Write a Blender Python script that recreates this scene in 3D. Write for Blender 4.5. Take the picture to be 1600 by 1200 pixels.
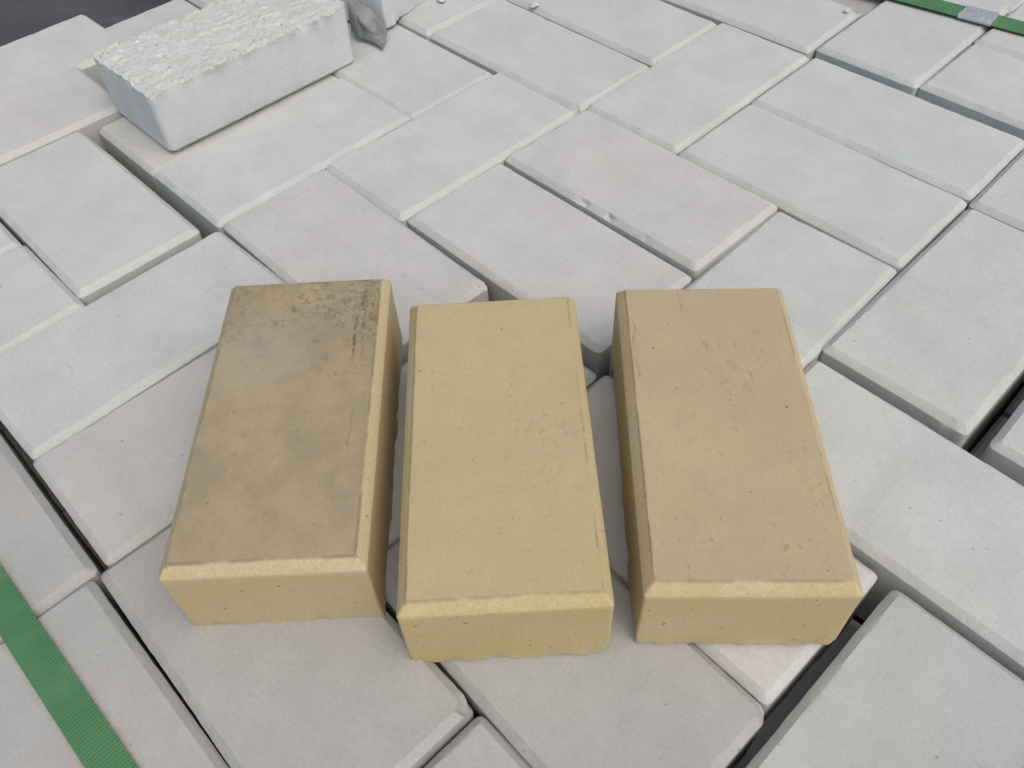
import bpy, math, random
import numpy as np
from mathutils import Matrix, Vector

for o in list(bpy.data.objects):
    bpy.data.objects.remove(o)
S = bpy.context.scene
COL = S.collection

# ------------------------------------------------------------------ camera
FPX, PITCH, ROLL, CAMH = 1313.4, 0.87836, -0.05504, 0.4154
FW = np.array([0, math.cos(PITCH), -math.sin(PITCH)])
_r0 = np.array([1.0, 0, 0]); _u0 = np.cross(_r0, FW)
CR = _r0 * math.cos(ROLL) + _u0 * math.sin(ROLL)
CU = -_r0 * math.sin(ROLL) + _u0 * math.cos(ROLL)
CPOS = np.array([0, 0, CAMH])
cd = bpy.data.cameras.new('camera'); cam = bpy.data.objects.new('camera', cd); COL.objects.link(cam)
cam.matrix_world = Matrix(((CR[0], CU[0], -FW[0], 0), (CR[1], CU[1], -FW[1], 0), (CR[2], CU[2], -FW[2], CAMH), (0, 0, 0, 1)))
cd.sensor_fit = 'HORIZONTAL'; cd.sensor_width = 36; cd.lens = FPX / 1600 * 36
cd.clip_start = 0.01; cd.clip_end = 200
S.camera = cam

# ------------------------------------------------------------------ sky, sun, exposure
SUN_EL, SUN_AZ = math.radians(60), math.radians(-56)      # azimuth: 0 = +x (right), negative = towards the viewer
W = bpy.data.worlds.new('World'); S.world = W; W.use_nodes = True
wn = W.node_tree.nodes; wl = W.node_tree.links
sky = wn.new('ShaderNodeTexSky'); sky.sky_type = 'NISHITA'; sky.sun_disc = False
sky.sun_elevation = SUN_EL; sky.sun_rotation = math.pi / 2 - SUN_AZ
sky.air_density = 1.0; sky.dust_density = 5.2; sky.ozone_density = 0.6; sky.altitude = 0
wn['Background'].inputs[1].default_value = 0.13
wl.new(sky.outputs[0], wn['Background'].inputs[0])
sd = bpy.data.lights.new('sun', 'SUN'); sd.energy = 1.0; sd.angle = math.radians(80); sd.color = (1.0, 0.99, 0.97)
sun = bpy.data.objects.new('sun', sd); COL.objects.link(sun)
_d = Vector((math.cos(SUN_EL) * math.cos(SUN_AZ), math.cos(SUN_EL) * math.sin(SUN_AZ), math.sin(SUN_EL)))
sun.rotation_euler = _d.to_track_quat('Z', 'Y').to_euler()
sun.location = (2, -1, 3)
vs = S.view_settings
vs.view_transform = 'Standard'; vs.look = 'None'; vs.gamma = 1; vs.use_curve_mapping = False; vs.exposure = 0.09
S.render.engine = 'CYCLES'

# ------------------------------------------------------------------ helpers
ANG = math.radians(42.3)                                  # the paver rows' direction
def uv2xy(u, v):
    return (u * math.cos(ANG) - v * math.sin(ANG), u * math.sin(ANG) + v * math.cos(ANG))
def pix(x, y, z):                                         # photo pixel -> point on the level z
    d = FW * FPX + CR * (x - 800) - CU * (y - 600)
    return CPOS + d * ((z - CAMH) / d[2])

def _hash(ix, iy, iz, seed):
    h = (ix.astype(np.int64) * 374761393 + iy.astype(np.int64) * 668265263 + iz.astype(np.int64) * 2147483647 + seed * 1274126177) & 0xffffffff
    h = ((h ^ (h >> 13)) * 1274126177) & 0xffffffff
    h = ((h ^ (h >> 16)) * 2246822519) & 0xffffffff
    return ((h ^ (h >> 15)) & 0xffffff) / float(0xffffff)
def vnoise(p, size, seed=0):                              # value noise, -1..1
    q = p / size; i = np.floor(q).astype(np.int64); f = q - i; f = f * f * (3 - 2 * f)
    r = 0
    for a in (0, 1):
        for b in (0, 1):
            for c in (0, 1):
                w = (f[:, 0] if a else 1 - f[:, 0]) * (f[:, 1] if b else 1 - f[:, 1]) * (f[:, 2] if c else 1 - f[:, 2])
                r = r + w * _hash(i[:, 0] + a, i[:, 1] + b, i[:, 2] + c, seed)
    return r * 2 - 1
def worley(p, size, seed=0):                              # distance to nearest cell point (in cells) and the cell's value
    q = p / size; i = np.floor(q).astype(np.int64)
    best = np.full(len(p), 9.0); val = np.zeros(len(p))
    for a in (-1, 0, 1):
        for b in (-1, 0, 1):
            for c in (-1, 0, 1):
                j = i + np.array([a, b, c])
                fp = np.stack([j[:, k] + _hash(j[:, 0], j[:, 1], j[:, 2], seed + 11 + k) for k in range(3)], 1)
                d = np.linalg.norm(q - fp, axis=1); m = d < best
                best[m] = d[m]; val[m] = _hash(j[:, 0], j[:, 1], j[:, 2], seed + 77)[m]
    return best, val

def mesh_obj(name, verts, faces, mat, parent=None, smooth=True, sharp=.48):
    me = bpy.data.meshes.new(name); me.from_pydata([tuple(v) for v in verts], [], faces); me.update()
    if smooth:
        me.polygons.foreach_set('use_smooth', [True] * len(me.polygons))
        if sharp: me.set_sharp_from_angle(angle=sharp)
    me.materials.append(mat)
    o = bpy.data.objects.new(name, me); COL.objects.link(o); o.parent = parent
    return o
def tag(o, label, cat, group=None, kind=None):
    if label: o['label'] = label
    if cat: o['category'] = cat
    if group: o['group'] = group
    if kind: o['kind'] = kind
    return o

def paver_mesh(L=0.2, Wd=0.1, H=0.06, step=0.0025, cw=0.005, chh=0.005, rad=0.0045, seed=0, wav=1.0,
               chips=(), ragged=0.0, rough_bottom=False, flare=0.0):
    """One concrete paver: origin at the centre of its base, long side on x, chamfered upper edges,
    slightly uneven faces, worn arrises, optional chips (x, y, z, radius, depth)."""
    def axis(n_len):
        a = n_len / 2 - cw
        n = max(2, int(round(2 * a / step)))
        c = np.linspace(-a, a, n + 1)
        c = np.concatenate([[c[0], c[0] + 0.0009], c[1:-1], [c[-1] - 0.0009, c[-1]]]) if step < 0.006 else c
        return c / a
    sx, sy = axis(L), axis(Wd); nx, ny = len(sx), len(sy)
    def rr(s, t, a, b, r):                                # rounded rectangle
        x, y = s * a, t * b
        qx, qy = np.clip(x, -(a - r), a - r), np.clip(y, -(b - r), b - r)
        dx, dy = x - qx, y - qy; d = np.hypot(dx, dy)
        k = (np.abs(dx) > 1e-9) & (np.abs(dy) > 1e-9)
        f = np.where(k, np.maximum(np.abs(dx), np.abs(dy)) / np.maximum(d, 1e-9), 1.0)
        return qx + dx * f, qy + dy * f
    GS, GT = np.meshgrid(sx, sy, indexing='ij')
    def grid(z):
        x, y = rr(GS.ravel(), GT.ravel(), L / 2 - cw, Wd / 2 - cw, max(rad - cw * .6, .0012))
        return np.stack([x, y, np.full(len(x), z)], 1)
    gi = np.arange(nx * ny).reshape(nx, ny)
    loop = np.concatenate([gi[:-1, 0], gi[-1, :-1], gi[:0:-1, -1], gi[0, :0:-1]])
    ls, lt = GS.ravel()[loop], GT.ravel()[loop]
    V = [grid(H)]; F = []
    F += np.stack([gi[:-1, :-1], gi[1:, :-1], gi[1:, 1:], gi[:-1, 1:]], -1).reshape(-1, 4).tolist()
    prof = [(cw * .5, -chh * .5), (cw * .05, -chh * .97), (0, -chh * 1.05), (0, -chh * 1.5)]
    hz = [-.2, -.33, -.5, -.67, -.83, -.93, -.975, -1.0] if step < .006 else [-1.0]
    prof += [(-flare * (-k), k * H) for k in hz if k * H < -chh * 1.6]
    prev = loop; base = nx * ny; ml = len(loop)
    zr = []
    for o_, z in prof:
        x, y = rr(ls, lt, L / 2 - o_, Wd / 2 - o_, max(rad - o_ * .6, .0012))
        V.append(np.stack([x, y, np.full(ml, H + z)], 1))
        cur = base + np.arange(ml)
        F += np.stack([prev, cur, np.roll(cur, -1), np.roll(prev, -1)], -1).tolist()
        prev = cur; base += ml
    if rough_bottom:
        g2 = grid(0.0); sc = np.array([(L / 2 + flare) / (L / 2 - cw), (Wd / 2 + flare) / (Wd / 2 - cw), 1])
        inner = np.ones(nx * ny, bool); inner[loop] = False
        idx = np.full(nx * ny, -1); idx[inner] = base + np.arange(inner.sum()); idx[loop] = prev
        V.append(g2[inner] * sc); gj = idx.reshape(nx, ny)
        F += np.stack([gj[:-1, :-1], gj[:-1, 1:], gj[1:, 1:], gj[1:, :-1]], -1).reshape(-1, 4).tolist()
    else:
        F.append(prev[::-1].tolist())
    P = np.concatenate(V)
    if wav > 0 and step < .006:
        off = np.array([seed * 1.37, seed * 0.71, seed * 2.13])
        n_out = np.stack([P[:, 0] / (L / 2), P[:, 1] / (Wd / 2)], 1)
        # direction outwards in the plane, only for the rim
        ex = np.maximum(0, np.abs(P[:, 0]) - (L / 2 - cw * 1.15)) / cw; ey = np.maximum(0, np.abs(P[:, 1]) - (Wd / 2 - cw * 1.15)) / cw
        rim = np.clip(np.maximum(ex, ey), 0, 1)
        ox = np.sign(P[:, 0]) * np.clip(ex, 0, 1); oy = np.sign(P[:, 1]) * np.clip(ey, 0, 1)
        d = .00030 * vnoise(P + off, .045, seed) + .00012 * vnoise(P + off, .009, seed + 1) + .00012 * vnoise(P + off, .004, seed + 2)
        edge = np.exp(-((P[:, 2] - (H - .0005)) / .002) ** 2) * (rim > .02)
        dz = .00022 * vnoise(P * np.array([1, 1, 0]) + off, .06, seed + 3) + .00005 * vnoise(P + off, .006, seed + 4)
        top = P[:, 2] > H - .02
        P[:, 0] += ox * d * wav; P[:, 1] += oy * d * wav; P[:, 2] += np.where(top, dz, 0) * wav
        # worn arris
        P[:, 2] -= edge * np.maximum(0, vnoise(P + off, .012, seed + 5) * .7 + .3 * vnoise(P + off, .004, seed + 6)) * .0007 * wav
        for (cx, cy, cz, R, dep) in chips:
            c = np.array([cx, cy, cz])
            w = np.array([np.sign(cx) * (abs(cx) > L / 2 - 2 * cw), np.sign(cy) * (abs(cy) > Wd / 2 - 2 * cw), 1.0 if cz > H * .5 else -1.0])
            w = w / np.linalg.norm(w)
            al = np.array([.55 if w[0] == 0 else 1, .55 if w[1] == 0 else 1, 1])
            r = np.linalg.norm((P - c) * al, axis=1) / R
            lim = -dep * .7 + .7 * dep * vnoise(P + off, R * .45, seed + 8) + .0007 * vnoise(P + off, .0034, seed + 9) + .0005 * vnoise(P + off, .0017, seed + 10) + dep * 1.6 * r ** 3
            dist = (P - (c + 0)) @ w - lim
            cut = np.where((r < 1.3) & (dist > 0), dist, 0)
            P -= w * cut[:, None]
        if ragged > 0:
            low = np.clip((.0062 - P[:, 2]) / .0062, 0, 1) * (rim > .3)
            j = np.maximum(0, vnoise(P * np.array([1, 1, .0]) + off, .012, seed + 12) * .35 + vnoise(P * np.array([1, 1, 0]) + off, .0034, seed + 13) * .75 - .05)
            b = vnoise(P * np.array([1, 1, .0]) + off, .008, seed + 14)
            P[:, 2] += low * j * ragged
            P[:, 0] += ox * low * (b * .6 - .5 * np.maximum(j, 0)) * ragged * .6; P[:, 1] += oy * low * (b * .6 - .5 * np.maximum(j, 0)) * ragged * .6
        if rough_bottom:
            k = np.clip((.008 - P[:, 2]) / .008, 0, 1)
            w1, v1 = worley(P * np.array([1, 1, 0]) + off, .0085, seed); w2, v2 = worley(P * np.array([1, 1, 0]) + off, .0042, seed + 40)
            bump = -.0011 * vnoise(P * np.array([1, 1, 0]) + off, .03, seed + 20)
            bump = bump - .0026 * np.clip(.75 - w1, 0, 1) * (v1 > .5) - .0011 * np.clip(.75 - w2, 0, 1) * (v2 > .3)
            pit = np.clip(.42 - w1, 0, 1) * (v1 < .10) * .008 + np.clip(.4 - w2, 0, 1) * (v2 < .08) * .006
            bump = bump + pit + .0005 * vnoise(P + off, .0022, seed + 21)
            P[:, 2] += k * (bump + .0006)
    return P, F

# ------------------------------------------------------------------ materials
def nd(nt, t, **kw):
    n = nt.nodes.new(t)
    for k, v in kw.items(): setattr(n, k, v)
    return n
class NT:
    def __init__(s, name):
        s.m = bpy.data.materials.new(name); s.m.use_nodes = True; s.nt = s.m.node_tree
        s.b = s.nt.nodes['Principled BSDF']; s.L = s.nt.links
        s.tc = nd(s.nt, 'ShaderNodeTexCoord'); s.oi = nd(s.nt, 'ShaderNodeObjectInfo')
        mul = nd(s.nt, 'ShaderNodeMath', operation='MULTIPLY'); mul.inputs[1].default_value = 37.0
        s.L.new(s.oi.outputs['Random'], mul.inputs[0])
        add = nd(s.nt, 'ShaderNodeVectorMath', operation='ADD')
        s.L.new(s.tc.outputs['Object'], add.inputs[0]); s.L.new(mul.outputs[0], add.inputs[1])
        s.co = add.outputs[0]; s.obj = s.tc.outputs['Object']
    def mapped(s, scale, src=None, rot=(0, 0, 0), loc=(0, 0, 0)):
        n = nd(s.nt, 'ShaderNodeMapping'); n.inputs['Scale'].default_value = scale; n.inputs['Rotation'].default_value = rot; n.inputs['Location'].default_value = loc
        s.L.new(src or s.co, n.inputs[0]); return n.outputs[0]
    def noise(s, scale, detail=4, rough=.55, src=None, dist=0):
        n = nd(s.nt, 'ShaderNodeTexNoise'); n.inputs['Scale'].default_value = scale; n.inputs['Detail'].default_value = detail
        n.inputs['Roughness'].default_value = rough; n.inputs['Distortion'].default_value = dist
        s.L.new(src or s.co, n.inputs['Vector']); return n.outputs[0]
    def vor(s, scale, out='Distance', src=None):
        n = nd(s.nt, 'ShaderNodeTexVoronoi'); n.inputs['Scale'].default_value = scale
        s.L.new(src or s.co, n.inputs['Vector']); return n.outputs['Distance'], n.outputs['Color']
    def rng(s, x, a, b, c, d, smooth=True):
        n = nd(s.nt, 'ShaderNodeMapRange'); n.interpolation_type = 'SMOOTHSTEP' if smooth else 'LINEAR'
        for i, v in enumerate((a, b, c, d)): n.inputs[i + 1].default_value = v
        s.L.new(x, n.inputs[0]); return n.outputs[0]
    def math(s, op, a, b):
        n = nd(s.nt, 'ShaderNodeMath', operation=op)
        for i, x in enumerate((a, b)):
            if isinstance(x, (int, float)): n.inputs[i].default_value = x
            else: s.L.new(x, n.inputs[i])
        return n.outputs[0]
    def mix(s, fac, a, b, blend='MIX'):
        n = nd(s.nt, 'ShaderNodeMix', data_type='RGBA', blend_type=blend)
        for i, x in ((0, fac), (6, a), (7, b)):
            if isinstance(x, (int, float)): n.inputs[i].default_value = x
            elif isinstance(x, tuple): n.inputs[i].default_value = (*x, 1)
            else: s.L.new(x, n.inputs[i])
        return n.outputs[2]
    def grey(s, x):
        n = nd(s.nt, 'ShaderNodeCombineColor')
        for i in range(3): s.L.new(x, n.inputs[i])
        return n.outputs[0]
    def sepz(s, src=None):
        n = nd(s.nt, 'ShaderNodeSeparateXYZ'); s.L.new(src or s.obj, n.inputs[0]); return n.outputs
    def bump(s, h, strength, dist, prev=None):
        n = nd(s.nt, 'ShaderNodeBump'); n.inputs['Strength'].default_value = strength; n.inputs['Distance'].default_value = dist
        s.L.new(h, n.inputs['Height'])
        if prev: s.L.new(prev, n.inputs['Normal'])
        return n.outputs[0]
    def done(s, col, rough=.85, nrm=None, spec=.3, metal=0):
        if isinstance(col, tuple): s.b.inputs['Base Color'].default_value = (*col, 1)
        else: s.L.new(col, s.b.inputs['Base Color'])
        if isinstance(rough, (int, float)): s.b.inputs['Roughness'].default_value = rough
        else: s.L.new(rough, s.b.inputs['Roughness'])
        s.b.inputs['Specular IOR Level'].default_value = spec; s.b.inputs['Metallic'].default_value = metal
        if nrm: s.L.new(nrm, s.b.inputs['Normal'])
        return s.m

def pores(t, scale, keep, size, src=None):
    d, c = t.vor(scale, src=src)
    sep = nd(t.nt, 'ShaderNodeSeparateColor'); t.L.new(c, sep.inputs[0])
    on = t.math('LESS_THAN', sep.outputs[0], keep)
    sz = t.math('MULTIPLY', sep.outputs[1], size)
    inside = t.math('SUBTRACT', 1.0, t.rng(t.math('SUBTRACT', d, sz), -.02, .05, 0, 1))
    return t.math('MULTIPLY', on, inside)

def white_concrete(name, rough_face=False):
    t = NT(name)
    col = t.oi.outputs['Color']
    m1 = t.rng(t.noise(9, 3, .6), .3, .72, 0, 1)
    col = t.mix(t.math('MULTIPLY', m1, .55), col, t.mix(1.0, col, (1.03, .985, .96), 'MULTIPLY'))
    m2 = t.rng(t.noise(24, 5, .7), .28, .72, .93, 1.05)
    col = t.mix(1.0, col, t.grey(m2), 'MULTIPLY')
    gr = t.rng(t.noise(520, 3, .8), .28, .72, .93, 1.055)
    col = t.mix(1.0, col, t.grey(gr), 'MULTIPLY')
    # rubbed grey smudges and faint scuffs
    sm = t.rng(t.noise(1, 5, .65, src=t.mapped((30, 11, 30), rot=(0, 0, .5)), dist=.6), .60, .78, 0, .32)
    col = t.mix(sm, col, t.mix(1.0, col, (.72, .70, .67), 'MULTIPLY'))
    sc = t.rng(t.noise(1, 3, .6, src=t.mapped((150, 22, 60), rot=(0, 0, .9))), .67, .76, 0, .45)
    col = t.mix(sc, col, t.mix(1.0, col, (.74, .72, .68), 'MULTIPLY'))
    # pale dusty bloom
    bl = t.rng(t.noise(16, 4, .7), .55, .8, 0, .35)
    col = t.mix(bl, col, t.mix(1.0, col, (1.07, 1.08, 1.09), 'MULTIPLY'))
    p = pores(t, 190, .09, .13)
    col = t.mix(t.math('MULTIPLY', p, .6), col, (.16, .15, .14))
    h = t.math('SUBTRACT', t.noise(260, 5, .72), t.math('MULTIPLY', p, .5))
    n2 = t.bump(h, .30, .0008)
    if rough_face:
        n2 = t.bump(t.noise(380, 5, .75), .7, .0012, n2)
        z = t.sepz()[2]
        k = t.math('MULTIPLY', t.rng(z, .001, .009, 1, 0), t.rng(t.noise(60, 6, .7), .38, .62, 0, 1))
        col = t.mix(t.rng(z, .0005, .006, .75, 0), col, t.mix(1.0, col, (.95, .94, .87), 'MULTIPLY'))
        col = t.mix(t.math('MULTIPLY', k, .55), col, t.mix(1.0, col, (.88, .87, .79), 'MULTIPLY'))
        pt = t.math('MULTIPLY', pores(t, 170, .16, .28), t.rng(z, .001, .006, 1, 0))
        col = t.mix(t.math('MULTIPLY', pt, .6), col, (.16, .15, .13))
        rs = pores(t, 34, .03, .5)
        col = t.mix(t.math('MULTIPLY', t.math('MULTIPLY', rs, .5), t.rng(z, .001, .006, 1, 0)), col, (.30, .23, .16))
    return t.done(col, .82, n2, .28)

def yellow_concrete(name, base, dirt, dirt_amt, haze, streak, seedloc, pore=.05, gritty=False, fleck=0):
    """base: clean yellow; dirt: brown film worn onto the upper face in patches; haze: pale dust spot."""
    t = NT(name); co = t.mapped((1, 1, 1), src=t.obj, loc=seedloc)
    x, y, z = t.sepz()[0], t.sepz()[1], t.sepz()[2]
    m = t.rng(t.noise(14, 5, .6, src=co), .3, .7, 0, 1)
    col = t.mix(t.math('MULTIPLY', m, .6), base, tuple(c * k for c, k in zip(base, (.95, .88, .74))))
    col = t.mix(t.math('MULTIPLY', t.rng(t.noise(40, 5, .65, src=co), .45, .75, 0, 1), .35), col, tuple(min(1, c * k) for c, k in zip(base, (1.06, 1.09, 1.2))))
    g = t.rng(t.noise(520, 3, .8, src=co), .28, .72, .88, 1.09)
    col = t.mix(1.0, col, t.grey(g), 'MULTIPLY')
    # the orange-ish fines drawn out along the flanks
    fl = t.math('MULTIPLY', t.rng(t.noise(1, 4, .6, src=t.mapped((16, 16, 150), src=co)), .46, .66, 0, .6), t.rng(z, .052, .056, 1, 0))
    col = t.mix(fl, col, tuple(c * k for c, k in zip(base, (1.03, .9, .66))))
    # dirt film sits on the upper face, thinning to the arris
    ax = t.math('ABSOLUTE', x, 0); ay = t.math('ABSOLUTE', y, 0)
    inner = t.math('MULTIPLY', t.rng(ax, .0945, .0960, 1, 0), t.rng(ay, .0445, .0460, 1, 0))
    up = t.math('MULTIPLY', inner, t.rng(z, .0565, .0580, 0, 1))
    film = t.rng(t.math('ADD', t.math('MULTIPLY', t.noise(13, 3, .6, src=co), .45), t.math('MULTIPLY', t.noise(55, 5, .72, src=co), .55)), .36, .62, .62, 1)
    grit = t.rng(t.noise(190, 4, .75, src=co), .50, .66, 0, 1)
    patch = t.rng(t.noise(17, 5, .6, src=t.mapped((1, 1, 1), src=co, loc=(3, 5, 1))), .50, .66, 0, 1)
    dm = t.math('MULTIPLY', up, t.math('MULTIPLY', film, dirt_amt))
    col = t.mix(dm, col, dirt)
    col = t.mix(t.math('MULTIPLY', t.math('MULTIPLY', up, grit), t.math('MULTIPLY', patch, .26 * min(1, dirt_amt * 1.3))), col, tuple(c * .62 for c in dirt))
    if gritty:
        g2 = t.rng(t.noise(230, 4, .8, src=co), .47, .62, 0, 1)
        zone = t.math('MULTIPLY', t.rng(t.math('ADD', x, t.math('MULTIPLY', t.math('SUBTRACT', t.noise(24, 4, .7, src=co), .5), .16)), .012, .05, 0, 1), t.rng(t.noise(38, 4, .65, src=co), .40, .58, .15, 1))
        col = t.mix(t.math('MULTIPLY', t.math('MULTIPLY', zone, g2), t.math('MULTIPLY', up, .6)), col, tuple(c * .48 for c in dirt))
        g3 = t.rng(t.noise(260, 3, .8, src=t.mapped((1, 1, 1), src=co, loc=(7, 2, 1))), .55, .68, 0, .4)
        col = t.mix(t.math('MULTIPLY', t.math('MULTIPLY', zone, g3), up), col, (.50, .42, .28))
    if fleck:
        fk = t.rng(t.noise(1, 4, .7, src=t.mapped((190, 330, 190), src=co)), .60, .68, 0, fleck)
        fk = t.math('MULTIPLY', fk, t.rng(t.noise(20, 3, .6, src=co), .40, .58, .1, 1))
        col = t.mix(t.math('MULTIPLY', fk, up), col, tuple(c * .42 for c in dirt))
    lip = t.math('MULTIPLY', t.math('MAXIMUM', t.math('MULTIPLY', t.rng(ax, .0938, .0950, 0, 1), t.rng(ax, .0952, .0962, 1, 0)), t.math('MULTIPLY', t.rng(ay, .0438, .0450, 0, 1), t.rng(ay, .0452, .0462, 1, 0))), t.math('MULTIPLY', t.rng(z, .0575, .0583, 0, 1), t.rng(t.noise(45, 3, .6, src=co), .42, .58, 0, .5)))
    col = t.mix(lip, col, tuple(c * .6 for c in dirt))
    if haze:
        hx, hy, hr, ha = haze
        v = nd(t.nt, 'ShaderNodeVectorMath', operation='DISTANCE'); t.L.new(t.obj, v.inputs[0]); v.inputs[1].default_value = (hx, hy, .06)
        hz = t.math('MULTIPLY', t.rng(v.outputs['Value'], hr * .1, hr, ha, 0), t.rng(t.noise(30, 5, .6, src=co), .3, .6, .4, 1))
        col = t.mix(t.math('MULTIPLY', hz, up), col, (.36, .31, .245))
    if streak:
        for (sx, sy, ln, wd, am) in streak:
            a = t.math('SUBTRACT', x, sx); b = t.math('SUBTRACT', y, sy)
            wob = t.math('MULTIPLY', t.math('SUBTRACT', t.noise(60, 3, .6, src=co), .5), .006)
            k = t.math('MULTIPLY', t.rng(t.math('ABSOLUTE', t.math('ADD', b, wob), 0), wd * .4, wd, 1, 0), t.rng(t.math('ABSOLUTE', a, 0), ln * .6, ln, 1, 0))
            k = t.math('MULTIPLY', k, t.rng(t.noise(150, 4, .7, src=co), .40, .56, 0, am))
            col = t.mix(k, col, (.075, .055, .035))
    p = pores(t, 210, pore, .17, src=co)
    col = t.mix(t.math('MULTIPLY', p, .6), col, (.12, .085, .045))
    h = t.math('SUBTRACT', t.noise(240, 5, .72, src=co), t.math('MULTIPLY', p, .5))
    n2 = t.bump(h, .28, .0008)
    return t.done(col, .74, n2, .32)

MW = white_concrete('white_concrete'); MWR = white_concrete('white_concrete_rough', True)
MY = {
 'a': yellow_concrete('yellow_concrete_soiled', (.49, .41, .250), (.252, .208, .130), .92, (.040, .025, .045, .42), [(.047, -.033, .020, .0012, .7), (.080, -.036, .013, .0015, .45), (.055, -.038, .03, .0010, .3), (-.02, -.036, .02, .0009, .2)], (.2, .1, 0), .05, True, .25),
 'b': yellow_concrete('yellow_concrete_clean', (.50, .41, .228), (.375, .312, .178), .66, None, None, (1.2, .7, 0), .07, False, .3),
 'c': yellow_concrete('yellow_concrete_pitted', (.50, .415, .245), (.365, .300, .192), .82, None, [(.045, .0425, .03, .0008, .35), (.085, .014, .012, .0007, .3)], (2.3, 1.9, 0), .14, False, .45),
}
def strap_mat():
    t = NT('green_strapping')
    s = t.sepz()
    a = nd(t.nt, 'ShaderNodeMath', operation='SINE'); t.L.new(t.math('MULTIPLY', t.math('ADD', s[0], t.math('MULTIPLY', s[1], .8)), 2 * math.pi / .0032), a.inputs[0])
    b = nd(t.nt, 'ShaderNodeMath', operation='SINE'); t.L.new(t.math('MULTIPLY', t.math('SUBTRACT', s[0], t.math('MULTIPLY', s[1], .8)), 2 * math.pi / .0032), b.inputs[0])
    h = t.math('MULTIPLY', a.outputs[0], b.outputs[0])
    col = t.mix(t.rng(t.noise(50, 4, .6), .3, .7, 0, 1), (.052, .160, .056), (.068, .188, .070))
    col = t.mix(t.rng(h, -.6, .8, 0, .25), col, (.10, .23, .11))
    col = t.mix(t.rng(t.noise(20, 5, .7), .5, .8, 0, .35), col, (.20, .30, .22))
    return t.done(col, .48, t.bump(h, .35, .0004), .45)
MS = strap_mat()
def seal_mat():
    t = NT('galvanised_seal')
    p = pores(t, 900, .5, .5)
    col = t.mix(t.rng(t.noise(300, 4, .6), .3, .7, 0, 1), (.42, .43, .43), (.55, .56, .56))
    col = t.mix(t.math('MULTIPLY', p, .6), col, (.12, .12, .12))
    return t.done(col, .5, t.bump(p, .4, .0004), .5, .55)
MSEAL = seal_mat()
def foil_mat():
    t = NT('grey_torn_sheet')
    col = t.mix(t.rng(t.noise(80, 5, .6), .3, .7, 0, 1), (.14, .15, .155), (.23, .24, .245))
    return t.done(col, .5, t.bump(t.noise(160, 4, .6), .4, .001), .4, .0)
MF = foil_mat()
def ground_mat():
    t = NT('yard_ground')
    col = t.mix(t.rng(t.noise(2.2, 6, .6, src=t.obj), .3, .7, 0, 1), (.043, .047, .052), (.072, .076, .082))
    st = t.rng(t.noise(1, 4, .6, src=t.mapped((1.2, 9, 1), src=t.obj, rot=(0, 0, .55))), .56, .72, 0, .5)
    col = t.mix(st, col, (.11, .115, .122))
    col = t.mix(1.0, col, t.grey(t.rng(t.noise(160, 3, .7, src=t.obj), .3, .7, .85, 1.15)), 'MULTIPLY')
    return t.done(col, .8, t.bump(t.noise(220, 4, .7, src=t.obj), .5, .004), .3)
MG = ground_mat()

# ------------------------------------------------------------------ ground
GZ = -0.745
g = mesh_obj('ground', [(-60, -60, GZ), (60, -60, GZ), (60, 60, GZ), (-60, 60, GZ)], [(0, 1, 2, 3)], MG, smooth=False)
tag(g, 'dark blue grey yard floor far below the stacked white pavers', None, kind='structure')

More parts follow.
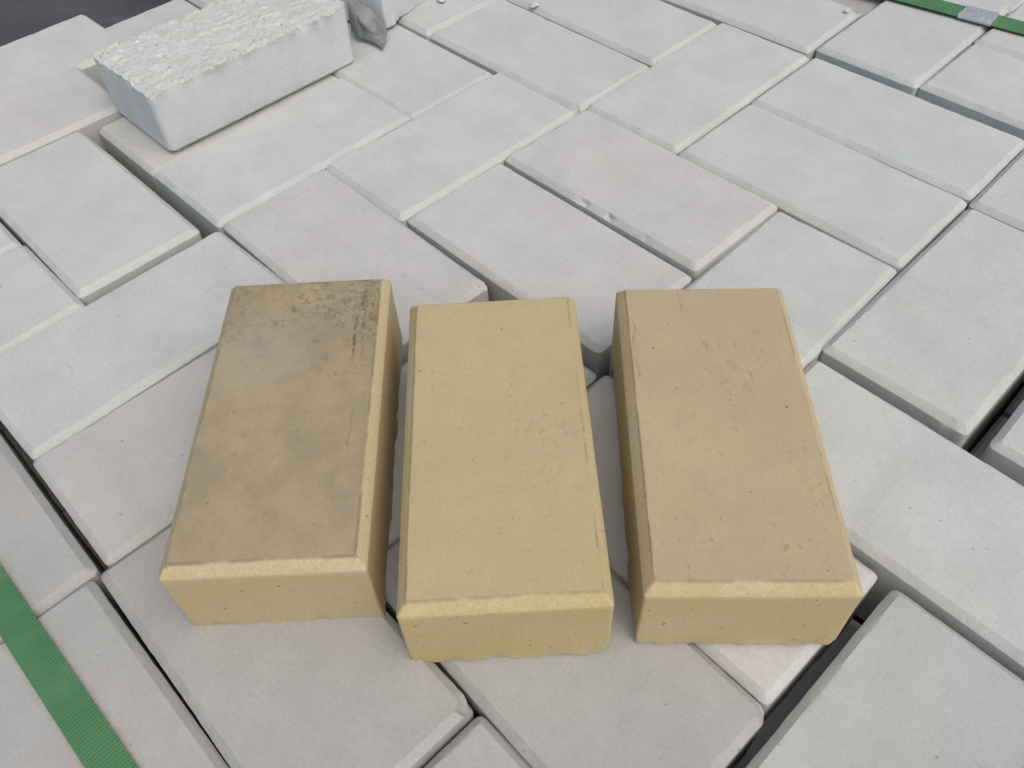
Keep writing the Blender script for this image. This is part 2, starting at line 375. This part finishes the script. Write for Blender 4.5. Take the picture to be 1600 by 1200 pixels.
# ------------------------------------------------------------------ pavers of the top course
# key: (direction, x, y, angle, top height mm, rise along the long axis mm, tint, label, chips)
BASEZ = -0.0625
N_ = (1.0, 1.0, 1.0)
T = dict(neu=(.466, .489, .464), blu=(.462, .489, .470), grn=(.462, .489, .460), pnk=(.477, .483, .460), bei=(.458, .468, .444), shade=(.370, .374, .352), shade_grn=(.408, .430, .405), shade_pnk=(.428, .430, .408))  # darkest tints put the shade over the front and left pavers into their colour
PAV = {
 'P0': ('A', -.2499, .7067, 42.96, -5, 0, 'bei', 'white paver mostly hidden beneath the upturned rough paver', ()),
 'P1': ('A', -.1825, .6322, 43.10, -.5, 0, 'blu', 'white paver lying just in front of the upturned rough paver', ()),
 'P2': ('A', -.0335, .6206, 41.49, 0, 0, 'neu', 'clean white paver with its long side against two pinkish pavers', ()),
 'P3': ('B', -.1157, .4808, -49.81, -.5, 0, 'pnk', 'pinkish white paver running under the back edge of the soiled yellow paver', ((.096, .047, .058, .006, .0022),)),
 'P4': ('B', .0266, .4794, -48.55, -.3, 0, 'pnk', 'pinkish white paver pointing in between the clean and the pitted yellow pavers', ()),
 'P5': ('B', .1050, .5478, -49.48, 2, -3, 'pnk', 'raised pinkish white paver with two chips along its dark long edge', ((-.012, -.048, .0615, .0045, .0022), (.016, -.048, .0625, .0040, .0024), (.052, -.05, .058, .006, .0014), (.098, .01, .058, .004, .0010), (.099, .03, .058, .004, .0010))),
 'P6': ('A', .1855, .6935, 42.73, 0, 0, 'grn', 'white paver lying square across the back of the raised chipped paver', ()),
 'P7': ('B', .0404, .7623, -48.11, 0, 0, 'neu', 'white paver with a crumbled near corner, beside the one the torn sheet lies on', ((.0975, -.0475, .061, .009, .0045),)),
 'P8': ('B', .1181, .8343, -48.33, .5, 0, 'neu', 'white paver with a white crumb lying on it', ()),
 'P9': ('B', -.1052, .7616, -48.01, -2, 0, 'blu', 'white paver carrying the torn grey sheet', ()),
 'P10': ('A', -.0218, .9016, 42.30, 1.5, 0, 'blu', 'white paver carrying most of the loose askew paver', ()),
 'P11': ('B', .3295, .6150, -47.2, .5, 0, 'blu', 'white paver parallel to the raised chipped paver, one paver away from it', ((.01, -.05, .058, .008, .0016),)),
 'P12': ('B', .2501, .5432, -48.16, .5, 0, 'grn', 'white paver lying parallel and right next to the raised chipped paver', ((-.04, -.05, .06, .006, .001),)),
 'P13': ('A', .1717, .3989, 44.01, -1.5, 0, 'neu', 'white paver running under the back corner of the pitted yellow paver', ()),
 'P14': ('A', .3110, .3905, 41.45, -.5, 0, 'grn', 'white paver with a wide dark gap along one long side', ((-.099, -.04, .058, .007, .0018),)),
 'P15': ('B', .4620, .4625, -46.8, 0, 0, 'neu', 'white paver end-on to the long side of the paver beside the wide dark gap', ()),
 'P16': ('B', .2267, .2450, -49.49, 0, 0, 'neu', 'white paver along the outer flank of the pitted yellow paver', ()),
 'P17': ('A', .1557, .0905, 40.49, -3, 0, 'shade_grn', 'white paver across the wide dark joint from the pitted yellow paver', ()),
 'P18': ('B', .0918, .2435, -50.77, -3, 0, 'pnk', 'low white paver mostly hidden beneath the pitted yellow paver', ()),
 'P19': ('B', .0139, .1775, -51.8, -.5, 0, 'shade', 'shade-tinted white paver under the front edge of the clean yellow paver', ((.097, .047, .06, .009, .0022),)),
 'P20': ('B', -.1314, .1854, -49.68, 1.5, -4, 'shade', 'shade-tinted white paver under the front edge of the soiled yellow paver, its near end raised', ((.096, .047, .06, .011, .003),)),
 'P21': ('A', -.1919, .3331, 41.50, -.5, 0, 'shade_pnk', 'shade-tinted pinkish paver running under the long outer side of the soiled yellow paver', ()),
 'P22': ('A', -.2635, .4134, 44.01, 0, 0, 'blu', 'white paver whose corner touches the soiled yellow paver\'s back corner', ()),
 'P23': ('B', -.3386, .5617, -47.74, 0, 0, 'grn', 'white paver ringed by open joints, near the upturned rough paver', ((.015, -.05, .06, .010, .002), (.07, -.05, .06, .007, .0015))),
 'P24': ('A', -.4104, .4080, 43.77, -1, 0, 'grn', 'white paver beyond the open joint, in line with the soiled yellow paver\'s neighbour', ((.1, .0, .06, .008, .001),)),
 'P25': ('A', -.4818, .4807, 42.30, -2, 0, 'neu', 'white paver showing only a corner past the open joint', ()),
 'P30': ('B', -.3423, .2712, -48.39, -1, 0, 'shade', 'shade-tinted white paver crossed by the green strap, touching the pinkish paver', ()),
 'P31': ('B', -.2112, .1188, -48.03, -1, 0, 'shade', 'shade-tinted white paver crossed by the green strap, beside the raised-end one', ()),
 'P32': ('A', -.0670, .0327, 40.27, -4, 0, 'shade', 'low shade-tinted white paver pointing at the raised end of its neighbour', ()),
 'P26': ('A', -.4650, .7760, 43.60, 1, 0, 'grn', 'white paver at the stack edge against the dark floor, back edge straight', ()),
 'P27': ('A', -.4467, .6716, 41.66, 3, 0, 'pnk', 'pinkish white paver one row in from the stack edge', ()),
 'P33': ('B', .2649, .8362, -45.5, .5, 0, 'neu', 'white paver with a dusting of crumbs at its end', ((.092, .044, .06, .007, .0015),)),
 'P34': ('A', .4090, .7675, 43.4, .5, 0, 'blu', 'white paver lying under the metal seal of the strap', ()),
 'P35': ('B', .4772, .6228, -48.4, 0, 0, 'blu', 'white paver next to the joint below the metal seal', ((.02, -.05, .06, .006, .001),)),
}
a_ = ANG
def addP(k, d, u, v, z, tint, label, ang=0, chips=()):
    x, y = uv2xy(u / 1000, v / 1000); PAV[k] = (d, x, y, (42.3 if d == 'A' else -47.7) + ang, z, 0, tint, label, chips)
addP('P40', 'A', 183, 274, -4, 'pnk', 'low white paver glimpsed in the slots between the yellow pavers')
addP('P41', 'A', 496, -33, -1, 'neu', 'white paver on the other side of the wide dark gap')
addP('P36', 'B', 876, 135, 1, 'pnk', 'white paver under the strap just past the metal seal')
addP('P37', 'B', 862, 445, -6, 'shade', 'sunken shade-tinted white paver behind the crumb-dusted one')  # tint puts the shadow on this paver into its colour
rng_ = random.Random(5)
STUFF = []
def build_paver(k, spec, halfl=None):
    d, x, y, ang, zt, rise, tint, label, chips = spec
    H = -BASEZ + zt / 1000; seed = abs(hash_(k)) % 97 + 3
    ln = halfl or LL
    P, F = paver_mesh(ln, WW, H, .0019 if chips else .0025, .0044, .0040, .0042, seed, 1.1, [(cx, cy, H - .002, R, dp * .8) for cx, cy, cz, R, dp in chips], ragged=.0012)
    if rise:
        P[:, 2] += np.where(P[:, 2] > .03, -(P[:, 0] / ln) * rise / 1000, 0)
    o = mesh_obj('white_paver', P, F, MW)
    o.location = (x, y, BASEZ); o.rotation_euler = (rng_.uniform(-.002, .002), rng_.uniform(-.001, .001), math.radians(ang))
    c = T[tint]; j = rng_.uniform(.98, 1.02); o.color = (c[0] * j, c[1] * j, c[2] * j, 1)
    tag(o, label, 'paver', 'white pavers of the stack\'s top course')
    return o
def hash_(k): return sum(ord(c) * (i * 31 + 7) for i, c in enumerate(k))
# close the joints that the stacking machine pressed shut (open ones stay open)
LL, WW = .2014, .1016
pos = {}
for k, sp in PAV.items():
    pos[k] = np.array([sp[1] * math.cos(ANG) + sp[2] * math.sin(ANG), -sp[1] * math.sin(ANG) + sp[2] * math.cos(ANG)])
pos0 = {k: v.copy() for k, v in pos.items()}
OPEN = [{a, b} for a in ('P30', 'P31') for b in ('P20', 'P21', 'P22')] + [{'P17', b} for b in ('P18', 'P19', 'P16')]
half = {k: np.array([LL, WW] if PAV[k][0] == 'A' else [WW, LL]) / 2 for k in PAV}
ks = list(PAV)
for it in range(60):
    mv = {k: np.zeros(2) for k in ks}
    for i, a in enumerate(ks):
        for b in ks[i + 1:]:
            if {a, b} in OPEN: continue
            d = pos[b] - pos[a]; g = np.abs(d) - half[a] - half[b]
            for ax in (0, 1):
                if g[1 - ax] < -.02 and -.012 < g[ax] < .0075:
                    e = (g[ax] - .0008) * .22 * np.sign(d[ax])
                    mv[a][ax] += e / 2; mv[b][ax] -= e / 2
    for k in ks:
        pos[k] += mv[k]; pos[k] = pos0[k] + np.clip(pos[k] - pos0[k], -.003, .003)
for k, sp in list(PAV.items()):
    x, y = uv2xy(*pos[k]); ang = sp[3]; nom = 42.3 if sp[0] == 'A' else -47.7
    PAV[k] = (sp[0], x, y, nom + (ang - nom) * .6, *sp[4:])
for k, sp in PAV.items(): build_paver(k, sp)
# two half stones at the far edge
for k, u, v, lab in (('H1', 318, 846, 'pinkish half paver at the stack edge behind the upturned rough paver'), ('H2', 421, 843, 'half paver at the stack edge, peeping over the upturned paver\'s rough back')):
    x, y = uv2xy(u / 1000, v / 1000); build_paver(k, ('A', x, y, 42.6, 0, 0, 'bei', lab, ()), .1)

# margin of the course beyond the picture: dominoes on the cells still free
CELL = .1025; U0, V0 = -.0225, .0275
occ = set()
for k, (d, x, y, *_r) in PAV.items():
    u = x * math.cos(ANG) + y * math.sin(ANG); v = -x * math.sin(ANG) + y * math.cos(ANG)
    fu, fv = (u - U0) / CELL, (v - V0) / CELL
    cs = [(fu - .5, fv), (fu + .5, fv)] if d == 'A' else [(fu, fv - .5), (fu, fv + .5)]
    for c in cs: occ.add((math.floor(c[0] + .02), math.floor(c[1] + .02)))
for c in [(2, 7), (3, 7), (4, 7), (2, 8), (3, 8), (4, 8), (1, 8), (0, 8), (1, 7), (0, 7), (4, 6), (4, 5)]: occ.add(c)
lowP, lowF = paver_mesh(.2, .1, .06, .05, .003, .004, .002, 0, 0)
mmesh = None
def margin(u, v, d):
    global mmesh
    x, y = uv2xy(u, v)
    if mmesh is None:
        P, F = paver_mesh(.201, .101, -BASEZ, .0055, .0044, .0040, .0042, 41, 1.2, ragged=.001)
        o = mesh_obj('white_paver', P, F, MW); mmesh = o.data
    else:
        o = bpy.data.objects.new('white_paver', mmesh); COL.objects.link(o)
    o.location = (x, y, BASEZ); o.rotation_euler = (0, 0, math.radians((42.3 if d == 'A' else -47.7) + rng_.uniform(-.4, .4)))
    c = T[rng_.choice(['neu', 'grn', 'pnk', 'blu'])]; o.color = (*c, 1)
    tag(o, 'plain white paver of the course beyond the strapped and yellow-topped ones', 'paver', 'white pavers at the margin of the course')
for j in range(-2, 8):
    for i in range(-2, 10):
        if (i, j) in occ: continue
        opts = [o_ for o_ in ('A', 'B') if ((i + 1, j) if o_ == 'A' else (i, j + 1)) not in occ and ((i + 1 < 10) if o_ == 'A' else (j + 1 < 8))]
        if not opts: continue
        d = rng_.choice(opts); occ.add((i, j)); occ.add((i + 1, j) if d == 'A' else (i, j + 1))
        if d == 'A': margin(U0 + (i + 1) * CELL, V0 + (j + .5) * CELL, d)
        else: margin(U0 + (i + .5) * CELL, V0 + (j + 1) * CELL, d)

# lower courses: only a glimpse down the joints
LV, LF = [], []
lz = BASEZ - .0005; nC = 11
def lowbox(u, v, d, z):
    x, y = uv2xy(u, v); a = ANG + (0 if d == 'A' else math.pi / 2)
    ca, sa = math.cos(a), math.sin(a); b = len(LV)
    for p in lowP: LV.append((x + p[0] * ca - p[1] * sa, y + p[0] * sa + p[1] * ca, z + p[2]))
    for f in lowF: LF.append([b + q for q in f])
for c in range(nC):
    z = lz - .0615 * (c + 1) + .0010
    for j in range(-2, 8):
        for i in range(-3, 9, 2):
            lowbox(U0 + (i + 1 + (.0)) * CELL, V0 + (j + .5) * CELL, 'A', z)
    for i in range(0, 6, 2):
        lowbox(U0 + (i + 1) * CELL, V0 + 8.42 * CELL, 'A', z)
lo = mesh_obj('lower_paver_courses', LV, LF, MW, smooth=False); lo.color = (.46, .455, .44, 1)
tag(lo, 'lower courses of white pavers glimpsed down the open joints', 'pavers', kind='stuff')

# ------------------------------------------------------------------ the three yellow pavers
def yellow(key, x, y, ang, z, rx, ry, seed, chips, label, H=.0595):
    P, F = paver_mesh(.2, .1, H, .0016, .0050, .0062, .0016, seed, .32, chips, ragged=.0026)
    o = mesh_obj('yellow_paver', P, F, MY[key]); o.location = (x, y, z)
    o.rotation_euler = (rx, ry, math.radians(ang))
    tag(o, label, 'paver', 'yellow pavers laid out on the white ones')
    return o
yellow('a', -.1230, .2901, 89.57, .0006, 0, 0, 211, ((-.1, .0505, .054, .006, .0012),), 'yellow paver with its top soiled brown, lying apart over the shade-tinted paver')
yellow('b', -.0090, .2649, 90.13, .0006, 0, 0, 222, ((.0985, -.0485, .058, .009, .0045), (-.1, .05, .002, .010, .002), (-.1, -.05, .004, .008, .0012), (-.097, -.0475, .0585, .004, .0012)), 'clean bright yellow paver in the middle of the yellow trio')
yellow('c', .1106, .2655, 86.69, .0006, 0, 0, 233, ((.098, .048, .058, .005, .0018), (-.1, -.05, .002, .008, .0015)), 'yellow paver with a pitted and faintly browned top beside the wide dark joint')

# ------------------------------------------------------------------ upturned rough paver and tilted offcut
P, F = paver_mesh(.2, .1, .058, .0013, .0055, .005, .006, 301, 1.0, ((-.1, .05, .003, .012, .002),), rough_bottom=True, flare=.0008, ragged=.0055)
bx, by = uv2xy(.3115, .697)
o = mesh_obj('upturned_paver', P, F, MWR); o.location = (bx, by, .058 - .0046); o.rotation_euler = (math.pi, 0, math.radians(42.6)); o.color = (.56, .595, .60, 1)
tag(o, 'upturned white paver with its rough crumbly underside facing up', 'paver')
P, F = paver_mesh(.2, .1, .06, .0025, .0045, .005, .003, 320, 1.1, ((.098, -.03, .055, .02, .004),), ragged=.003)
a59 = math.radians(59.3)
ccx = -.104 + math.cos(a59) * .1 - math.sin(a59) * .05; ccy = .807 + math.sin(a59) * .1 + math.cos(a59) * .05
o = mesh_obj('white_offcut', P, F, MW); o.location = (ccx, ccy, .0022); o.rotation_euler = (0, 0, a59); o.color = (.54, .575, .585, 1)
tag(o, 'loose white paver set askew on the course behind the torn grey sheet', 'paver')

# torn grey sheet crumpled against it
rows = [[(547, -14, .040), (558, -2, .034), (574, 10, .027), (590, 24, .020), (606, 50, .0075)],
        [(544, 0, .036), (559, 14, .029), (566, 33, .020), (585, 47, .012), (604, 57, .0045)],
        [(546, 22, .024), (556, 30, .021), (564, 42, .0135), (585, 56, .0075), (602, 63, .003)],
        [(550, 50, .0045), (560, 58, .0035), (573, 62, .0030), (588, 69, .0020), (597, 78, .0012)]]
G = np.array([[pix(*q) for q in r] for r in rows])
def densify(G, n):
    for ax in (0, 1):
        m = G.shape[ax]; tt = np.linspace(0, m - 1, (m - 1) * n + 1); i = np.minimum(tt.astype(int), m - 2); f = tt - i
        def take(j): return np.take(G, np.clip(j, 0, m - 1), axis=ax)
        f = f.reshape([-1 if k == ax else 1 for k in range(3)])
        p0, p1, p2, p3 = take(i - 1), take(i), take(i + 1), take(i + 2)
        G = .5 * (2 * p1 + (p2 - p0) * f + (2 * p0 - 5 * p1 + 4 * p2 - p3) * f * f + (3 * p1 - p0 - 3 * p2 + p3) * f ** 3)
    return G
G = densify(G, 6); nr, nc = G.shape[:2]
Q = G.reshape(-1, 3).copy(); Q += np.stack([vnoise(Q, .007, 5 + k) for k in range(3)], 1) * .0009; Q[:, 2] = np.maximum(Q[:, 2], .0006)
ff = [(r * nc + c, (r + 1) * nc + c, (r + 1) * nc + c + 1, r * nc + c + 1) for r in range(nr - 1) for c in range(nc - 1)]
o = mesh_obj('torn_sheet', Q, ff, MF); md = o.modifiers.new('thick', 'SOLIDIFY'); md.thickness = .0007; md.offset = 1
tag(o, 'torn crumpled grey sheet with a pointed tip on the white paver', 'scrap')

# ------------------------------------------------------------------ straps
def band(name, pts, width, thick, mat, parent, ax, cx=6):
    """ribbon along pts (local: y along, x across, z up)"""
    V, Fc = [], []; n = len(pts)
    for (yy, zz, (ny_, nz_)) in pts:
        for s in (0, 1):
            for k in range(cx + 1):
                x = (k / cx - .5) * width
                h = (thick if s else 0) * (1 - .35 * (abs(k / cx - .5) * 2) ** 6)
                V.append((x, yy + ny_ * h, zz + nz_ * h))
    m = 2 * (cx + 1)
    for i in range(n - 1):
        a, b = i * m, (i + 1) * m
        for k in range(cx):
            Fc.append((a + cx + 1 + k, a + cx + 2 + k, b + cx + 2 + k, b + cx + 1 + k)); Fc.append((a + k, b + k, b + k + 1, a + k + 1))
        Fc.append((a, a + cx + 1, b + cx + 1, b)); Fc.append((a + cx, b + cx, b + 2 * cx + 1, a + 2 * cx + 1))
    return mesh_obj(name, V, Fc, mat, parent)
def strap(u, v, dang, lo_v, hi_v, width, z0, label, bumps=()):
    x, y = uv2xy(u, v); e = bpy.data.objects.new('green_strap', None); COL.objects.link(e)
    e.location = (x, y, z0); e.rotation_euler = (0, 0, ANG + math.radians(dang))
    pts = []; r = .012; drop = .6
    pts.append((lo_v - .004, -drop, (-1, 0)))
    for k in range(9):
        t = k / 8 * math.pi / 2; pts.append((lo_v - .004 + r * (1 - math.cos(t)), -r + r * math.sin(t), (-math.cos(t), math.sin(t))))
    n = 90
    for k in range(1, n):
        yy = lo_v + .01 + (hi_v - lo_v - .02) * k / n
        pts.append((yy, sum(h * math.exp(-((yy - c) / w) ** 2) for c, w, h in bumps), (0, 1)))
    for k in range(9):
        t = math.pi / 2 * (1 - k / 8); pts.append((hi_v + .004 - r * (1 - math.cos(t)), -r + r * math.sin(t), (math.cos(t), math.sin(t))))
    pts.append((hi_v + .004, -drop, (1, 0)))
    band('band', pts, width, .0011, MS, e, 0)
    tag(e, label, 'strap', 'straps round the stack')
    return e
VLO, VHI = V0 - 2 * CELL, V0 + 8 * CELL
s1v = .29
strap(-.0655, s1v, 0.6, VLO - s1v, VHI - s1v, .0178, .0012, 'green plastic strap with no seal, lying over shade-tinted white pavers near the soiled yellow paver')
s2u, s2v = .859, .272
e2 = strap(s2u, s2v, 8.0, VLO - s2v - .02, VHI - s2v + .01, .0235, .0035, 'green plastic strap joined by a metal seal')
# crimped metal seal
def seal(yc, ln, width):
    V, Fc = [], []; ns = 10; cx = 8
    for i in range(ns + 1):
        yy = yc + (i / ns - .5) * ln
        for s in (0, 1):
            for k in range(cx + 1):
                x = (k / cx - .5) * width; ed = (abs(k / cx - .5) * 2) ** 8
                z = (.0026 - .0009 * ed + .00025 * math.sin(i / ns * math.pi * 6)) if s else -.0007 + .0006 * ed
                V.append((x, yy + (.0008 if s else 0) * math.sin(k), z))
    m = 2 * (cx + 1)
    for i in range(ns):
        a, b = i * m, (i + 1) * m
        for k in range(cx):
            Fc.append((a + cx + 1 + k, a + cx + 2 + k, b + cx + 2 + k, b + cx + 1 + k)); Fc.append((a + k, b + k, b + k + 1, a + k + 1))
        Fc.append((a, a + cx + 1, b + cx + 1, b)); Fc.append((a + cx, b + cx, b + 2 * cx + 1, a + 2 * cx + 1))
    for a in (0, ns * m):
        f = [a + k for k in range(cx + 1)] + [a + 2 * cx + 1 - k for k in range(cx + 1)]
        Fc.append(f if a else f[::-1])
    return mesh_obj('seal', V, Fc, MSEAL, e2)
sp_ = pix(1526, 28, .004); inv = e2.matrix_basis.inverted() @ Vector(sp_)
seal(inv.y, .031, .0262)

# ------------------------------------------------------------------ crumbs
def crumb(px, py, z, r, seed, label):
    import bmesh
    bm = bmesh.new(); bmesh.ops.create_icosphere(bm, subdivisions=3, radius=r)
    P = np.array([v.co for v in bm.verts]); F = [[v.index for v in f.verts] for f in bm.faces]; bm.free()
    w, _v = worley(P + seed, r * 1.1, seed); P *= (1 + .35 * vnoise(P + seed, r * .9, seed) - .3 * np.clip(w - .4, 0, 1))[:, None]
    P[:, 2] *= .6; P[:, 0] *= 1.3; P[:, 2] -= P[:, 2].min()
    o = mesh_obj('concrete_crumb', P, F, MW); o.location = tuple(pix(px, py, z)); o.rotation_euler = (0, 0, seed); o.color = (.50, .52, .50, 1)
    tag(o, label, 'crumb')
crumb(835, 11, .0006, .0042, 3, 'white crumb of concrete lying alone on a white paver')
crumb(690, 3, .0016, .0040, 8, 'white crumb of concrete beside the loose askew paver')
crumb(1322, 20, .0010, .0022, 5, 'tiny crumb at the end of the crumb-dusted paver')
